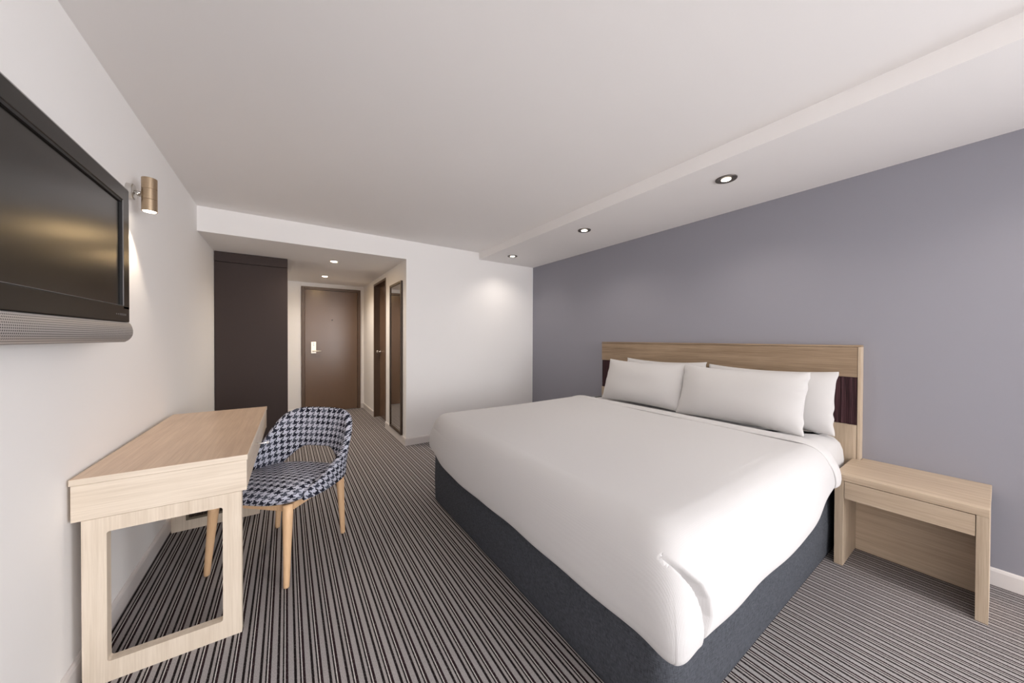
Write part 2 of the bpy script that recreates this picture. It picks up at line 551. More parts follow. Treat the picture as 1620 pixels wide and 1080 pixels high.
def downlight(x, y, z, label, group, power, ring, R=0.060, cone=140, bulb='lamp', br=0.44, col=(1.0, 0.91, 0.82)):
    t = empty('downlight', (x, y, z))
    tag(t, label, 'downlight', group)
    bm = lathe(bmesh.new(), [(R * (br + .06), -0.0005), (R * (br + .02), -0.004), (R * 0.97, -0.006), (R, -0.003), (R, -0.0005)], (0, 0, 0), (0, 0, 1), 40)
    obj('trim_ring', bm, ring, t, smooth=False)
    bm = lathe(bmesh.new(), [(R * br, -0.0066), (R * br, -0.0042)], (0, 0, 0), (0, 0, 1), 32)
    obj('bulb', bm, M[bulb], t)
    spot('downlight_beam', (0, 0, -0.03), power, cone, col, t, 1.0)
    return t


M['ring'] = plain('pewter_ring', (0.16, 0.14, 0.125), 0.4, 0.7)
M['ring_white'] = plain('white_ring', (0.75, 0.72, 0.70), 0.5)
G1 = 'downlights in the bulkhead over the bed'
downlight(2.927, 3.401, B, 'recessed pewter downlight in the bulkhead nearest the back wall', G1, 11, M['ring'])
downlight(2.927, 2.205, B, 'recessed pewter downlight in the middle of the bulkhead over the bed', G1, 15, M['ring'])
downlight(2.927, 0.992, B, 'largest recessed pewter downlight, in the bulkhead above the bedside table end', G1, 15, M['ring'])
downlight(2.927, -0.21, B, 'added unseen pewter downlight in the bulkhead just past the bedside table', G1, 15, M['ring'])  # row continued out of view, added to brighten the room
downlight(2.927, -1.41, B, 'added unseen pewter downlight at the rear end of the bulkhead', G1, 15, M['ring'])  # second added fixture out of view, for more room light
G2 = 'downlights in the entry hall ceiling'
downlight(1.079, 4.387, HZ, 'bright recessed downlight in the hall ceiling, nearer the room', G2, 38, M['ring_white'], 0.046, 160, 'lamp_hall', 0.62, (1.0, 0.90, 0.80))
downlight(1.079, 5.516, HZ, 'bright recessed downlight in the hall ceiling, close to the entry door', G2, 34, M['ring_white'], 0.046, 160, 'lamp_hall', 0.62, (1.0, 0.90, 0.80))

# ------------------------------------------------------------------ wall sconce beside the television
sx, sy, sz = 0.072, 2.322, 1.906
off = (0.0, sy, sz)
sn = empty('wall_sconce', off)
tag(sn, 'antique brass cylinder spotlight on the white wall beside the television', 'wall light')
bm = lathe(bmesh.new(), [(0.036, 0), (0.036, 0.020), (0.033, 0.023)], (0, sy, sz + 0.005), (1, 0, 0), 36)
obj('wall_plate', bm, M['steel'], sn, off, label='brushed nickel round wall plate')
bm = bmesh.new()
rod(bm, (0.022, sy, sz + 0.004), (sx - 0.028, sy, sz + 0.004), 0.008)
rod(bm, (0.034, sy - 0.016, sz - 0.004), (0.034, sy + 0.016, sz - 0.004), 0.006)
obj('arm', bm, M['steel'], sn, off, smooth=True)
R = 0.0275
prof = [(R - .004, -0.076), (R, -0.079), (R, -0.026), (R - .0015, -0.025), (R - .0015, -0.023), (R, -0.022), (R, 0.024), (R - .0015, 0.025), (R - .0015, 0.027), (R, 0.028), (R, 0.079), (R - .003, 0.081), (R - .006, 0.077)]
tb = obj('cylinder', lathe(bmesh.new(), prof, (sx, sy, sz), (0, 0, 1), 48), M['brass'], sn, off)
obj('lens', lathe(bmesh.new(), [(R - .005, -0.0795), (R - .004, -0.0765)], (sx, sy, sz), (0, 0, 1), 32), M['lamp'], sn, off)
spot('sconce_beam', (sx - 0.0, 0, -0.10), 9, 88, (1.0, 0.84, 0.66), sn, 0.6, 0.012)

# ------------------------------------------------------------------ television
TX = 0.10
off = (0.0, 1.4, 1.15)
tv = empty('television', off)
tag(tv, 'wide black flat-screen television mounted on the white wall above the desk end', 'television')
ty1, ty0 = 1.962, 0.84
tz0, tz1 = 1.279, 1.802
by = [(TX, 0)]
bw = 0.058
bm = bmesh.new()
bx(bm, TX - 0.03, TX, ty0, ty1, tz1 - 0.055, tz1, bev=0.003); bx(bm, TX - 0.03, TX, ty0, ty1, tz0, tz0 + 0.062, bev=0.003)
bx(bm, TX - 0.03, TX, ty1 - bw, ty1, tz0 + 0.05, tz1 - 0.05, bev=0.002); bx(bm, TX - 0.03, TX, ty0, ty0 + bw, tz0 + 0.05, tz1 - 0.05, bev=0.002)
fr = obj('bezel', bm, M['tv_black'], tv, off)
obj('screen', box(TX - 0.028, TX - 0.008, ty0 + bw - .004, ty1 - bw + .004, tz0 + 0.058, tz1 - 0.051), M['tv_screen'], tv, off)
obj('inner_edge', bx(box(TX - 0.009, TX - .002, ty1 - bw - 0.008, ty1 - bw - 0.0005, tz0 + 0.06, tz1 - 0.054), TX - 0.009, TX - .002, ty0 + bw, ty1 - bw, tz1 - 0.064, tz1 - 0.054), M['black_gap'], tv, off)
obj('screen_rim', bx(box(TX - 0.009, TX + 0.0008, ty0 + bw, ty1 - bw + 0.001, tz0 + 0.0618, tz0 + 0.0628), TX - 0.009, TX + 0.0008, ty1 - bw - 0.0003, ty1 - bw + 0.001, tz0 + 0.063, tz1 - 0.054), M['tv_mark'], tv, off)
obj('silver_edge', box(TX - 0.034, TX - 0.004, ty0 - 0.006, ty1 + 0.006, tz1, tz1 + 0.007, bev=0.002), M['tv_trim'], tv, off, label='silver top edge')
obj('back_cover', bx(box(0.035, TX - 0.03, ty0 + .02, ty1 - .02, tz0 - 0.01, tz1 - .01, bev=0.006), 0.002, 0.036, 1.2, 1.6, 1.38, 1.66), M['tv_black'], tv, off)
# curved speaker strip under the screen
prof = [(TX - 0.045, tz0)]
for k in range(13):
    a = k / 12
    prof.append((TX - 0.002 + 0.011 * math.sin(math.pi * a) ** 0.7 - 0.012 * a ** 6, tz0 - 0.001 - 0.077 * a))
prof.append((TX - 0.045, tz0 - 0.078))
bm = bmesh.new()
a_ = [bm.verts.new((x, ty0, z)) for x, z in prof]; b_ = [bm.verts.new((x, ty1 + 0.002, z)) for x, z in prof]
bm.faces.new(a_); bm.faces.new(b_[::-1])
for i in range(len(prof)):
    bm.faces.new((a_[i], a_[(i + 1) % len(prof)], b_[(i + 1) % len(prof)], b_[i]))
bmesh.ops.recalc_face_normals(bm, faces=bm.faces)
obj('speaker_grille', bm, M['speaker'], tv, off, label='silver perforated speaker strip below the screen')
bm = bmesh.new()
lathe(bm, [(0.0022, 0), (0.0022, 0.0006)], (TX, 1.838, tz0 + 0.028), (1, 0, 0), 12)
lathe(bm, [(0.0020, 0), (0.0020, 0.0006)], (TX, 1.856, tz0 + 0.028), (1, 0, 0), 12)
for k in range(5):
    bx(bm, TX, TX + 0.0006, 1.872 + k * 0.0125, 1.8735 + k * 0.0125, tz0 + 0.024, tz0 + 0.032)
obj('control_marks', bm, M['tv_mark'], fr, smooth=False)
fr.children[0].location = (-off[0], -off[1], -off[2])

# ------------------------------------------------------------------ desk
DA = -0.0166
KX, KY0, KY1, KZ, KA = 0.485, 1.7663, 2.9274, 0.7346, 0.5874
o3 = (0.0, 1.757, 0.0)
dk = empty('desk', o3, DA)
tag(dk, 'pale oak writing desk with an open square end frame against the left wall', 'desk')
dt = obj('desktop', box(0.008, KX, KY0, KY1, KZ - 0.022, KZ, bev=0.0015), M['oak_x'], dk, o3)
dt.data.materials.append(M['oak_top'])
for p in dt.data.polygons:
    if p.normal.z > 0.9: p.material_index = 1  # same oak as the edges; tan top paints in warm reflected light
bm = box(0.012, KX - 0.003, KY0 + 0.001, KY0 + 0.020, KA, KZ - 0.0225, bev=0.001)
obj('end_apron', bm, M['oak_x'], dk, o3)
obj('end_apron', box(0.012, KX - 0.003, KY1 - 0.020, KY1 - 0.001, KA, KZ - 0.0225, bev=0.001), M['oak_x'], dk, o3)
obj('back_rail', box(0.012, 0.030, KY0 + 0.0205, KY1 - 0.0205, KA, KZ - 0.0225), M['oak_y'], dk, o3)
dr = obj('drawer', box(KX - 0.023, KX - 0.004, KY0 + 0.023, KY1 - 0.023, KA + 0.002, KZ - 0.026, bev=0.0015), M['oak_y'], dk, o3)
bm = bmesh.new()
rod(bm, (KX - 0.004, 2.11, 0.685), (KX + 0.050, 2.11, 0.685), 0.0045)
lathe(bm, [(0.008, 0), (0.0085, 0.004), (0.006, 0.010)], (KX + 0.046, 2.11, 0.685), (1, 0, 0), 20)
hd = obj('handle', bm, M['chrome'], dr, o3, smooth=True, label='small chrome drawer pull')
obj('drawer_box', box(0.034, KX - 0.025, KY0 + 0.04, KY1 - 0.04, KA + 0.002, KA + 0.014), M['oak_y'], dk, o3)
# open square end frame
LX0, LX1, IX0, IX1, IZ0, IZ1 = 0.0352, 0.4652, 0.0935, 0.4053, 0.072, 0.5349
ly0, ly1 = 1.759 + 0.008, 1.759 + 0.042
lf = bmesh.new()


def frame_xz(bm, ox0, ox1, oz0, oz1, ix0, ix1, iz0, iz1, y0, y1, rr=0.008, n=4):
    def ring(x0, x1, z0, z1, r):
        pts = []
        for cx, cz, a0 in ((x1 - r, z1 - r, 0), (x0 + r, z1 - r, 90), (x0 + r, z0 + r, 180), (x1 - r, z0 + r, 270)):
            for k in range(n + 1):
                a = math.radians(a0 + 90 * k / n)
                pts.append((cx + r * math.cos(a), cz + r * math.sin(a)))
        return pts
    o = ring(ox0, ox1, oz0, oz1, 0.0012); i = ring(ix0, ix1, iz0, iz1, rr)
    N = len(o)
    V = [[bm.verts.new((x, y, z)) for x, z in p] for p, y in ((o, y0), (i, y0), (o, y1), (i, y1))]
    for k in range(N):
        j = (k + 1) % N
        bm.faces.new((V[0][k], V[0][j], V[1][j], V[1][k]))
        bm.faces.new((V[2][k], V[3][k], V[3][j], V[2][j]))
        bm.faces.new((V[0][k], V[2][k], V[2][j], V[0][j]))
        bm.faces.new((V[1][k], V[1][j], V[3][j], V[3][k]))
    bmesh.ops.recalc_face_normals(bm, faces=bm.faces)
    return bm


obj('leg_frame', frame_xz(lf, LX0, LX1, 0.0, KA - 0.0005, IX0, IX1, IZ0, IZ1, ly0, ly1), M['oak_z'], dk, o3)
# far end: solid panel with a vent grille near the floor
py0 = 2.8916
gx0, gx1, gz0, gz1 = 0.076, 0.345, 0.066, 0.175
bm = frame_xz(bmesh.new(), 0.0045, 0.445, 0.0, KA - 0.0005, gx0, gx1, gz0, gz1, py0, py0 + 0.030, 0.002)
vp = obj('end_panel', bm, M['oak_z'], dk, o3)
bm = frame_xz(bmesh.new(), gx0 - .004, gx1 + .004, gz0 - .004, gz1 + .004, gx0 + .010, gx1 - .010, gz0 + .010, gz1 - .010, py0 - 0.004, py0 + 0.012, 0.001)
bronze2 = plain('bronze_vent_edge', (0.22, 0.18, 0.13), 0.4, 0.5)
vf = obj('vent_frame', bm, bronze2, vp, o3, label='bronze vent edge')
bm = box(gx0 + .008, gx1 - .008, py0 + 0.014, py0 + 0.018, gz0 + .008, gz1 - .008)
n = 20
for k in range(n):
    xx = gx0 + .012 + (gx1 - gx0 - .026) * k / (n - 1)
    bx(bm, xx, xx + 0.006, py0 + 0.002, py0 + 0.012, gz0 + .009, gz1 - .009)
bs = obj('vent_slats', bm, M['bronze'], vp, o3)

# ------------------------------------------------------------------ houndstooth tub chair
ch = empty('desk_chair', (0.613, 2.289, 0), math.radians(-41.3))
tag(ch, 'tub chair in black and white houndstooth fabric with tapered beech legs at the desk', 'chair')


def uvmesh(name, verts, faces, uvs, mat, parent, label=None):
    me = bpy.data.meshes.new(name)
    me.from_pydata([tuple(v) for v in verts], [], faces)
    ul = me.uv_layers.new(name='UVMap')
    for p in me.polygons:
        us = [uvs[me.loops[l].vertex_index] for l in p.loop_indices]
        for l, uv in zip(p.loop_indices, us): ul.data[l].uv = uv
    me.polygons.foreach_set('use_smooth', [True] * len(me.polygons))
    me.materials.append(mat)
    o = bpy.data.objects.new(name, me)
    sc.collection.objects.link(o); o.parent = parent
    if label: o['label'] = label
    return o


def sstep(x, a, b):
    t = min(1.0, max(0.0, (x - a) / (b - a)))
    return t * t * (3 - 2 * t)


def superell(th, a, b, n=2.6):
    """th = 0 points to the back (+y)"""
    s, c = math.sin(th), math.cos(th)
    r = (abs(s / a) ** n + abs(c / b) ** n) ** (-1 / n)
    return Vector((r * s, r * c, 0))


# seat cushion: rounded block of stacked outlines
def seat():
    n = 96
    prof = [(0.0, 0.478), (0.30, 0.477), (0.60, 0.474), (0.80, 0.469), (0.91, 0.460), (0.97, 0.447), (1.0, 0.430), (0.995, 0.412), (0.965, 0.396), (0.90, 0.388), (0.0, 0.388)]
    V, F, U = [], [], []
    cum = 0.0
    for k, (s, z) in enumerate(prof):
        if k: cum += math.hypot((s - prof[k - 1][0]) * 0.262, z - prof[k - 1][1])
        for i in range(n):
            th = 2 * math.pi * i / n
            p = superell(th, 0.266, 0.262, 3.2)
            yy = p.y * s - 0.012
            zz = z - ((0.010 * sstep(-yy, 0.10, 0.26) + 0.030 * sstep(yy, -0.18, 0.15)) if z > 0.44 else 0.018 * sstep(yy, -0.18, 0.15) * (z > 0.40))
            V.append((p.x * s, yy, zz))
            g = cum / 0.262
            U.append((p.x * g, p.y * g))
    for k in range(len(prof) - 1):
        for i in range(n):
            j = (i + 1) % n
            F.append((k * n + i, k * n + j, (k + 1) * n + j, (k + 1) * n + i))
    uvmesh('seat', V, F, U, M['hound'], ch)


seat()


def shell():
    nt, ne = 120, 22
    TH = math.radians(124)
    V, F, U = [], [], []
    arc = 0; prev = None
    DD = np.linspace(0, 124, 63)
    ZZ = np.interp(DD, [0, 28, 45, 56, 68, 95, 124], [.765, .762, .72, .625, .545, .49, .432])
    ZZ = np.convolve(np.pad(ZZ, 4, 'edge'), np.ones(9) / 9, 'valid')
    for i in range(nt + 1):
        th = -TH + 2 * TH * i / nt
        d = abs(math.degrees(th))
        zt = float(np.interp(d, DD, ZZ))
        zb = 0.520 - 0.130 * sstep(d, 16, 58)
        zb = max(zb, 0.388)
        half = 0.019
        # closed cross-section, rounded at rim and lower edge
        sec = []
        m = ne // 2
        for k in range(m):
            s = k / (m - 1)
            w = half * (max(0.0, 1 - (2 * s - 1) ** 8)) ** 0.5
            sec.append((s, w))
        for k in range(m - 2, 0, -1):
            s = k / (m - 1)
            w = -half * (max(0.0, 1 - (2 * s - 1) ** 8)) ** 0.5
            sec.append((s, w))
        base = superell(th, 0.272, 0.262, 2.7)
        if prev is not None: arc += (base - prev).length
        prev = base
        nrm = base.normalized()
        cumv = 0.0; lastp = None
        for s, w in sec:
            # ease sampling towards the edges so they read as rounded
            s2 = 0.5 - 0.5 * math.cos(math.pi * s)
            z = zb + (zt - zb) * s2
            lean = 1.0 + 0.17 * sstep(z, 0.40, 0.80)
            p = base * lean + nrm * w
            p.z = z
            V.append((p.x, p.y, z))
            if lastp is not None: cumv += (p - lastp).length
            lastp = p.copy(); lastp.z = z
            if len(V) % len(sec) == 1: v0 = z
            U.append((arc * 1.08, z - w))
    M_ = len(V) // (nt + 1)
    for i in range(nt):
        for k in range(M_):
            l = (k + 1) % M_
            F.append((i * M_ + k, i * M_ + l, (i + 1) * M_ + l, (i + 1) * M_ + k))
    F.append(tuple(range(M_))); F.append(tuple(nt * M_ + k for k in range(M_))[::-1])
    o = uvmesh('backrest', V, F, U, M['hound'], ch)
    return o


shell()
bm = bmesh.new()
for s in (1, -1):
    bx(bm, s * 0.205 - 0.011, s * 0.205 + 0.011, -0.19, 0.19, 0.352, 0.387, bev=0.003)
bx(bm, -0.19, 0.19, -0.216, -0.194, 0.352, 0.387, bev=0.003); bx(bm, -0.19, 0.19, 0.186, 0.208, 0.352, 0.387, bev=0.003)
obj('seat_frame', bm, M['beech_z'], ch)
for (x, y, x1, y1) in ((0.228, -0.253, 0.205, -0.216), (-0.241, -0.231, -0.214, -0.212), (0.211, 0.209, 0.200, 0.194), (-0.241, 0.209, -0.205, 0.194)):
    bm = bmesh.new()
    p, q = Vector((x, y, 0.0)), Vector((x1, y1, 0.388))
    Ln = (q - p).length
    lathe(bm, [(0.009, 0), (0.0125, 0.003), (0.0135, 0.02), (0.0185, Ln * 0.55), (0.0225, Ln * 0.85), (0.0235, Ln)], p, q - p, 28)
    bmesh.ops.translate(bm, verts=bm.verts, vec=(0, 0, 0.001))
    obj('leg', bm, M['beech_z'], ch, smooth=True)

# ------------------------------------------------------------------ headboard
HX, HY0, HY1, HZt = 3.490, 0.478, 2.4717, 1.1885
off = (W, 1.47, 0)
hb = empty('headboard', off)
tag(hb, 'wide oak headboard with a plum fabric band fixed to the grey blue wall', 'headboard')
obj('upper_panel', box(HX, W - 0.016, HY0 + 0.016, HY1, 0.992, HZt - 0.014, bev=0.0012), M['head_y'], hb, off)
obj('lower_panel', box(HX, W - 0.016, HY0 + 0.016, HY1, 0.0, 0.700, bev=0.0012), M['tan_z'], hb, off)
bm = bmesh.new()
yy0, yy1, npl = HY0 + 0.017, HY1 - 0.003, 260
rnd = random.Random(4)
fr_, bk = [], []
for k in range(npl + 1):
    y = yy0 + (yy1 - yy0) * k / npl
    x = HX + 0.002 + rnd.random() * 0.006
    fr_.append([bm.verts.new((x, y, z)) for z in (0.7015, 0.9905)])
    bk.append([bm.verts.new((W - 0.02, y, z)) for z in (0.7015, 0.9905)])
for k in range(npl):
    bm.faces.new((fr_[k][0], fr_[k + 1][0], fr_[k + 1][1], fr_[k][1]))
    bm.faces.new((bk[k][0], bk[k][1], bk[k + 1][1], bk[k + 1][0]))
    bm.faces.new((fr_[k][1], fr_[k + 1][1], bk[k + 1][1], bk[k][1])); bm.faces.new((fr_[k][0], bk[k][0], bk[k + 1][0], fr_[k + 1][0]))
bm.faces.new((fr_[0][0], fr_[0][1], bk[0][1], bk[0][0])); bm.faces.new((fr_[-1][0], bk[-1][0], bk[-1][1], fr_[-1][1]))
bmesh.ops.recalc_face_normals(bm, faces=bm.faces)
obj('fabric_band', bm, M['plum'], hb, off, label='dark plum pleated fabric band')
obj('edge_trim', box(HX - 0.001, W - 0.0005, HY0, HY0 + 0.014, 0, HZt - 0.0125, bev=0.001), M['tan_z'], hb, off)
obj('edge_trim', box(HX - 0.001, W - 0.0005, HY0, HY1, HZt - 0.012, HZt, bev=0.001), M['head_y'], hb, off)

# ------------------------------------------------------------------ bedside table
NX, NY0, NY1, NZ = 3.1042, 0.0235, 0.5103, 0.4951
off = (3.3, 0.27, 0)
nt_ = empty('bedside_table', off)
tag(nt_, 'pale oak bedside table with one shallow drawer and solid panel legs beside the bed', 'bedside table')
bxk = HX - 0.004
poly = [(NX, NY0), (W - 0.002, NY0), (W - 0.002, HY0 - 0.003), (bxk, HY0 - 0.003), (bxk, NY1), (NX, NY1)]
obj('tabletop', prism(poly, NZ - 0.0345, NZ, 0.0015), M['tan_y'], nt_, off)
obj('leg', box(NX + 0.001, 3.393, NY1 - 0.036, NY1 - 0.0005, 0.0, NZ - 0.035, bev=0.0012), M['tan_z'], nt_, off)
obj('leg', box(NX + 0.001, 3.393, NY0 + 0.0005, NY0 + 0.0345, 0.0, NZ - 0.035, bev=0.0012), M['tan_z'], nt_, off)
obj('drawer', box(NX + 0.002, 3.375, NY0 + 0.0365, NY1 - 0.038, 0.3653, NZ - 0.0375, bev=0.0015), M['tan_y'], nt_, off)
obj('back_panel', box(3.378, 3.3925, NY0 + 0.035, NY1 - 0.0365, 0.0, NZ - 0.0355), M['tan_y'], nt_, off)

# ------------------------------------------------------------------ bed
# upholstered base
def rrect(x0, x1, y0, y1, r, n=10):
    P = []
    for cx, cy, a0 in ((x1 - r, y1 - r, 0), (x0 + r, y1 - r, 90), (x0 + r, y0 + r, 180), (x1 - r, y0 + r, 270)):
        for k in range(n + 1):
            a = math.radians(a0 + 90 * k / n)
            P.append((cx + r * math.cos(a), cy + r * math.sin(a), math.cos(a), math.sin(a)))
    return P


def loft(name, P, prof, mat, parent, off, cap=True):
    bm = bmesh.new()
    rings = []
    for ins, z in prof:
        rings.append([bm.verts.new((x - nx * ins, y - ny * ins, z)) for x, y, nx, ny in P])
    for a, b in zip(rings, rings[1:]):
        for k in range(len(P)):
            j = (k + 1) % len(P)
            bm.faces.new((a[k], a[j], b[j], b[k]))
    bm.faces.new(rings[0]); bm.faces.new(rings[-1])
    bmesh.ops.recalc_face_normals(bm, faces=bm.faces)
    return obj(name, bm, mat, parent, off, smooth=True)


bb = loft('bed_base', rrect(1.540, 3.475, 0.541, 2.43, 0.07), [(0.02, 0.004), (0.004, 0.010), (0.0, 0.03), (-0.004, 0.18), (0.0, 0.345), (0.004, 0.365), (0.006, 0.372), (-0.002, 0.378), (-0.003, 0.386), (0.008, 0.394), (0.03, 0.396)],
          M['base_fabric'], None, (0, 0, 0))
bb.modifiers.new('edge', 'EDGE_SPLIT').split_angle = math.radians(60)
tag(bb, 'charcoal grey upholstered bed base standing on the striped carpet', 'bed base')
mt = loft('mattress', rrect(1.61, 3.484, 0.532, 2.41, 0.10), [(0.03, 0.3965), (0.008, 0.405), (0.0, 0.43), (-0.003, 0.50), (0.002, 0.555), (0.014, 0.592), (0.038, 0.619), (0.075, 0.632), (0.14, 0.636)],
          M['sheet'], None, (0, 0, 0))
tag(mt, 'thick mattress in a white fitted sheet, bare at its head end by the bedside table', 'mattress')

# coverlet: a dense cloth grid wrapped over mattress and hanging to the base
PR = [(0.0, 0.0, 0.647), (0.06, 0.058, 0.643), (0.11, 0.102, 0.628), (0.155, 0.136, 0.600), (0.20, 0.160, 0.562), (0.25, 0.176, 0.515), (0.30, 0.186, 0.460),
      (0.345, 0.188, 0.410), (0.372, 0.182, 0.382), (0.390, 0.166, 0.367), (0.408, 0.148, 0.362)]
_l = [p[0] for p in PR]; _h = [p[1] for p in PR]; _z = [p[2] for p in PR]
LM = 0.408


def smooth_interp(x, xs, ys):
    # Catmull-Rom through the profile points
    xs = np.array(xs); ys = np.array(ys)
    m = np.gradient(ys, xs)
    i = np.clip(np.searchsorted(xs, x) - 1, 0, len(xs) - 2)
    h = xs[i + 1] - xs[i]; t = (x - xs[i]) / h
    return (2 * t**3 - 3 * t**2 + 1) * ys[i] + (t**3 - 2 * t**2 + t) * h * m[i] + (-2 * t**3 + 3 * t**2) * ys[i + 1] + (t**3 - t**2) * h * m[i + 1]


def coverlet():
    X0, Y0, Y1 = 1.447, 0.458, 2.505           # outer extents
    HM = 0.188
    cx, cy0, cy1 = X0 + HM, Y0 + HM, Y1 - HM    # core rectangle
    XE = 3.070                                  # head end of the cloth
    # u runs head -> foot (distance from XE), v runs near side -> far side
    u = np.concatenate([np.linspace(0, 1.0, 60, endpoint=False), np.linspace(1.0, XE - cx, 60, endpoint=False), np.linspace(XE - cx, XE - cx + LM, 110)])
    v = np.concatenate([np.linspace(-LM, 0, 110, endpoint=False), np.linspace(0, 0.25, 30, endpoint=False), np.linspace(0.25, cy1 - cy0, 100, endpoint=False), np.linspace(cy1 - cy0, cy1 - cy0 + LM, 60)])
    UU, VV = np.meshgrid(u, v, indexing='ij')
    gx = XE - UU; gy = cy0 + VV
    ex = np.maximum(cx - gx, 0)
    en = np.maximum(cy0 - gy, 0); ef = np.maximum(gy - cy1, 0)
    ey = en + ef
    l = np.maximum(ex, ey)
    l2 = np.sqrt(ex**2 + ey**2)
    both = np.minimum(ex, ey) / np.maximum(l, 1e-6)
    dx = np.where(l2 > 0, -ex / np.maximum(l2, 1e-9), 0); dy = np.where(l2 > 0, (ef - en) / np.maximum(l2, 1e-9), 0)
    h = smooth_interp(l, _l, _h); z = smooth_interp(l, _l, _z)
    # squarer corner towards the tip on the near side: push the fan outwards, full lower down
    near = (en > 0)
    ne = np.where(near, 2.0 + 5.0 * np.clip(l / 0.36, 0, 1)**1.3, 1.85)
    out = np.where(l2 > 0, (np.abs(dx)**ne + np.abs(dy)**ne + 1e-12)**(-1 / ne), 1.0)
    # cloth is pulled in beside the table at the head end
    pull = 1 - 0.19 * np.clip((gx - 2.35) / 0.70, 0, 1)**1.5 * near
    h = h * pull
    px = np.where(gx < cx, cx, gx) + dx * h * out
    py = np.clip(gy, cy0, cy1) + dy * h * out
    tp = np.clip((py - 1.90) / 0.55, 0, 1)
    px = px + 0.045 * tp * tp * (3 - 2 * tp) * np.clip(ex / 0.2, 0, 1)
    low = np.clip((l - 0.2) / 0.2, 0, 1)
    # far corner of the foot is pulled a little higher, hem waves gently
    z = z + 0.055 * low * np.exp(-((px - 1.50) / 0.12)**2 - ((py - 2.40) / 0.22)**2)
    z = z + 0.004 * low * np.sin(px * 9.0 + 1.0) + 0.004 * low * np.sin(py * 7.0)
    # near side: hem rises towards the head where the cloth is tucked by the bedside table
    side = near & (ex < 1e-6)
    z = z + np.where(near, 1, 0) * low * 0.085 * np.clip((px - 2.35) / 0.70, 0, 1)**1.5
    # soft undulation of the top and sides
    und = 0.0035 * np.sin(px * 5.1 + py * 2.3) + 0.003 * np.sin(px * 2.3 - py * 6.1 + 1.3)
    z = z + und * np.clip(1 - l / 0.15, 0, 1)
    py = py - np.where(near, 1, 0) * low * (0.004 * np.sin(px * 6.0) + 0.003 * np.sin(px * 15.0))
    px = px - (ex > ey) * low * (0.004 * np.sin(py * 8.0) + 0.002 * np.sin(py * 19.0))
    # folded (hospital) corner on the near side: sharp crease with a recessed tuck behind it
    # crease line x(z) on the near face
    zc = np.array([0.375, 0.43, 0.483, 0.527, 0.575, 0.623, 0.66]); xc = np.array([1.562, 1.560, 1.553, 1.540, 1.512, 1.478, 1.450])
    xe = np.array([1.590, 1.622, 1.618, 1.595, 1.545, 1.490, 1.455])
    xcr = np.interp(z, zc, xc); xed = np.interp(z, zc, xe)
    act = near & (z < 0.62) & (py < cy0 - 0.10)
    wdt = np.maximum(xed - xcr, 0.004)
    s = (px - xcr) / wdt
    dep = np.where((s > 0) & (s < 1), (0.020 + 0.024 * np.clip((z - 0.40) / 0.04, 0, 1)) * np.clip(s / 0.12, 0, 1) * (1 - np.clip((s - 0.35) / 0.65, 0, 1)**2), 0)
    dep = dep * np.clip((0.62 - z) / 0.09, 0, 1)
    # cloth in front of the crease is a little proud
    pr = np.where((s <= 0) & (s > -3.0), 0.005 * np.exp(s * 1.0), 0) * np.clip((0.63 - z) / 0.08, 0, 1)
    py = py + np.where(act, dep - pr, 0)
    # tip of the fold hangs slightly lower and fuller
    tip = np.exp(-((px - 1.47) / 0.065)**2) * np.exp(-((py - 0.47) / 0.07)**2)
    z = z - 0.024 * low * tip
    nu, nv = UU.shape
    V = np.stack([px, py, z], -1).reshape(-1, 3)
    F = []
    for i in range(nu - 1):
        b0 = i * nv
        for j in range(nv - 1):
            a = b0 + j
            F.append((a, a + nv, a + nv + 1, a + 1))
    me = bpy.data.meshes.new('coverlet')
    me.from_pydata(V.tolist(), [], F)
    me.polygons.foreach_set('use_smooth', [True] * len(me.polygons))
    me.materials.append(M['coverlet'])
    o = bpy.data.objects.new('coverlet', me); sc.collection.objects.link(o)
    sol = o.modifiers.new('thick', 'SOLIDIFY'); sol.thickness = 0.006; sol.offset = -1
    tag(o, 'smooth white ribbed coverlet spread over the bed with a tucked corner', 'bedspread')
    # turned-back top band
    ub = np.linspace(-0.004, 0.105, 26)
    UU, VV = np.meshgrid(ub, v, indexing='ij')
    gx = XE - UU; gy = cy0 + VV
    en = np.maximum(cy0 - gy, 0); ef = np.maximum(gy - cy1, 0); l = np.maximum(en, ef)
    h = smooth_interp(l, _l, _h); z = smooth_interp(l, _l, _z)
    low = np.clip((l - 0.2) / 0.2, 0, 1)
    t = (UU - ub[0]) / (ub[-1] - ub[0])
    lift = 0.0125 * np.clip(np.sin(np.pi * np.clip(t * 1.02, 0, 1)), 0, 1)**0.35 + 0.003
    hh = h * np.where(en > 0, 1 - 0.19 * np.clip((gx - 2.35) / 0.70, 0, 1)**1.5, 1) + lift * np.clip(l / 0.15, 0, 1)
    py = np.clip(gy, cy0, cy1) + np.where(ef > 0, 1, np.where(en > 0, -1, 0)) * hh
    z = z + lift * np.clip(1 - l / 0.16, 0, 1)
    px = gx + 0.004 * np.sin(gy * 5) + 0.02 * np.clip(l / 0.3, 0, 1)
    near = en > 0
    z = z + np.where(near, 1, 0) * low * 0.078
    V = np.stack([px, py, z], -1).reshape(-1, 3)
    nu, nv = UU.shape
    F = [(i * nv + j, i * nv + nv + j, i * nv + nv + j + 1, i * nv + j + 1) for i in range(nu - 1) for j in range(nv - 1)]
    me = bpy.data.meshes.new('turned_back_band'); me.from_pydata(V.tolist(), [], F)
    me.polygons.foreach_set('use_smooth', [True] * len(me.polygons)); me.materials.append(M['sheet'])
    b = bpy.data.objects.new('turned_back_band', me); sc.collection.objects.link(b); b.parent = o
    sol = b.modifiers.new('thick', 'SOLIDIFY'); sol.thickness = 0.003; sol.offset = -1
    return o


coverlet()


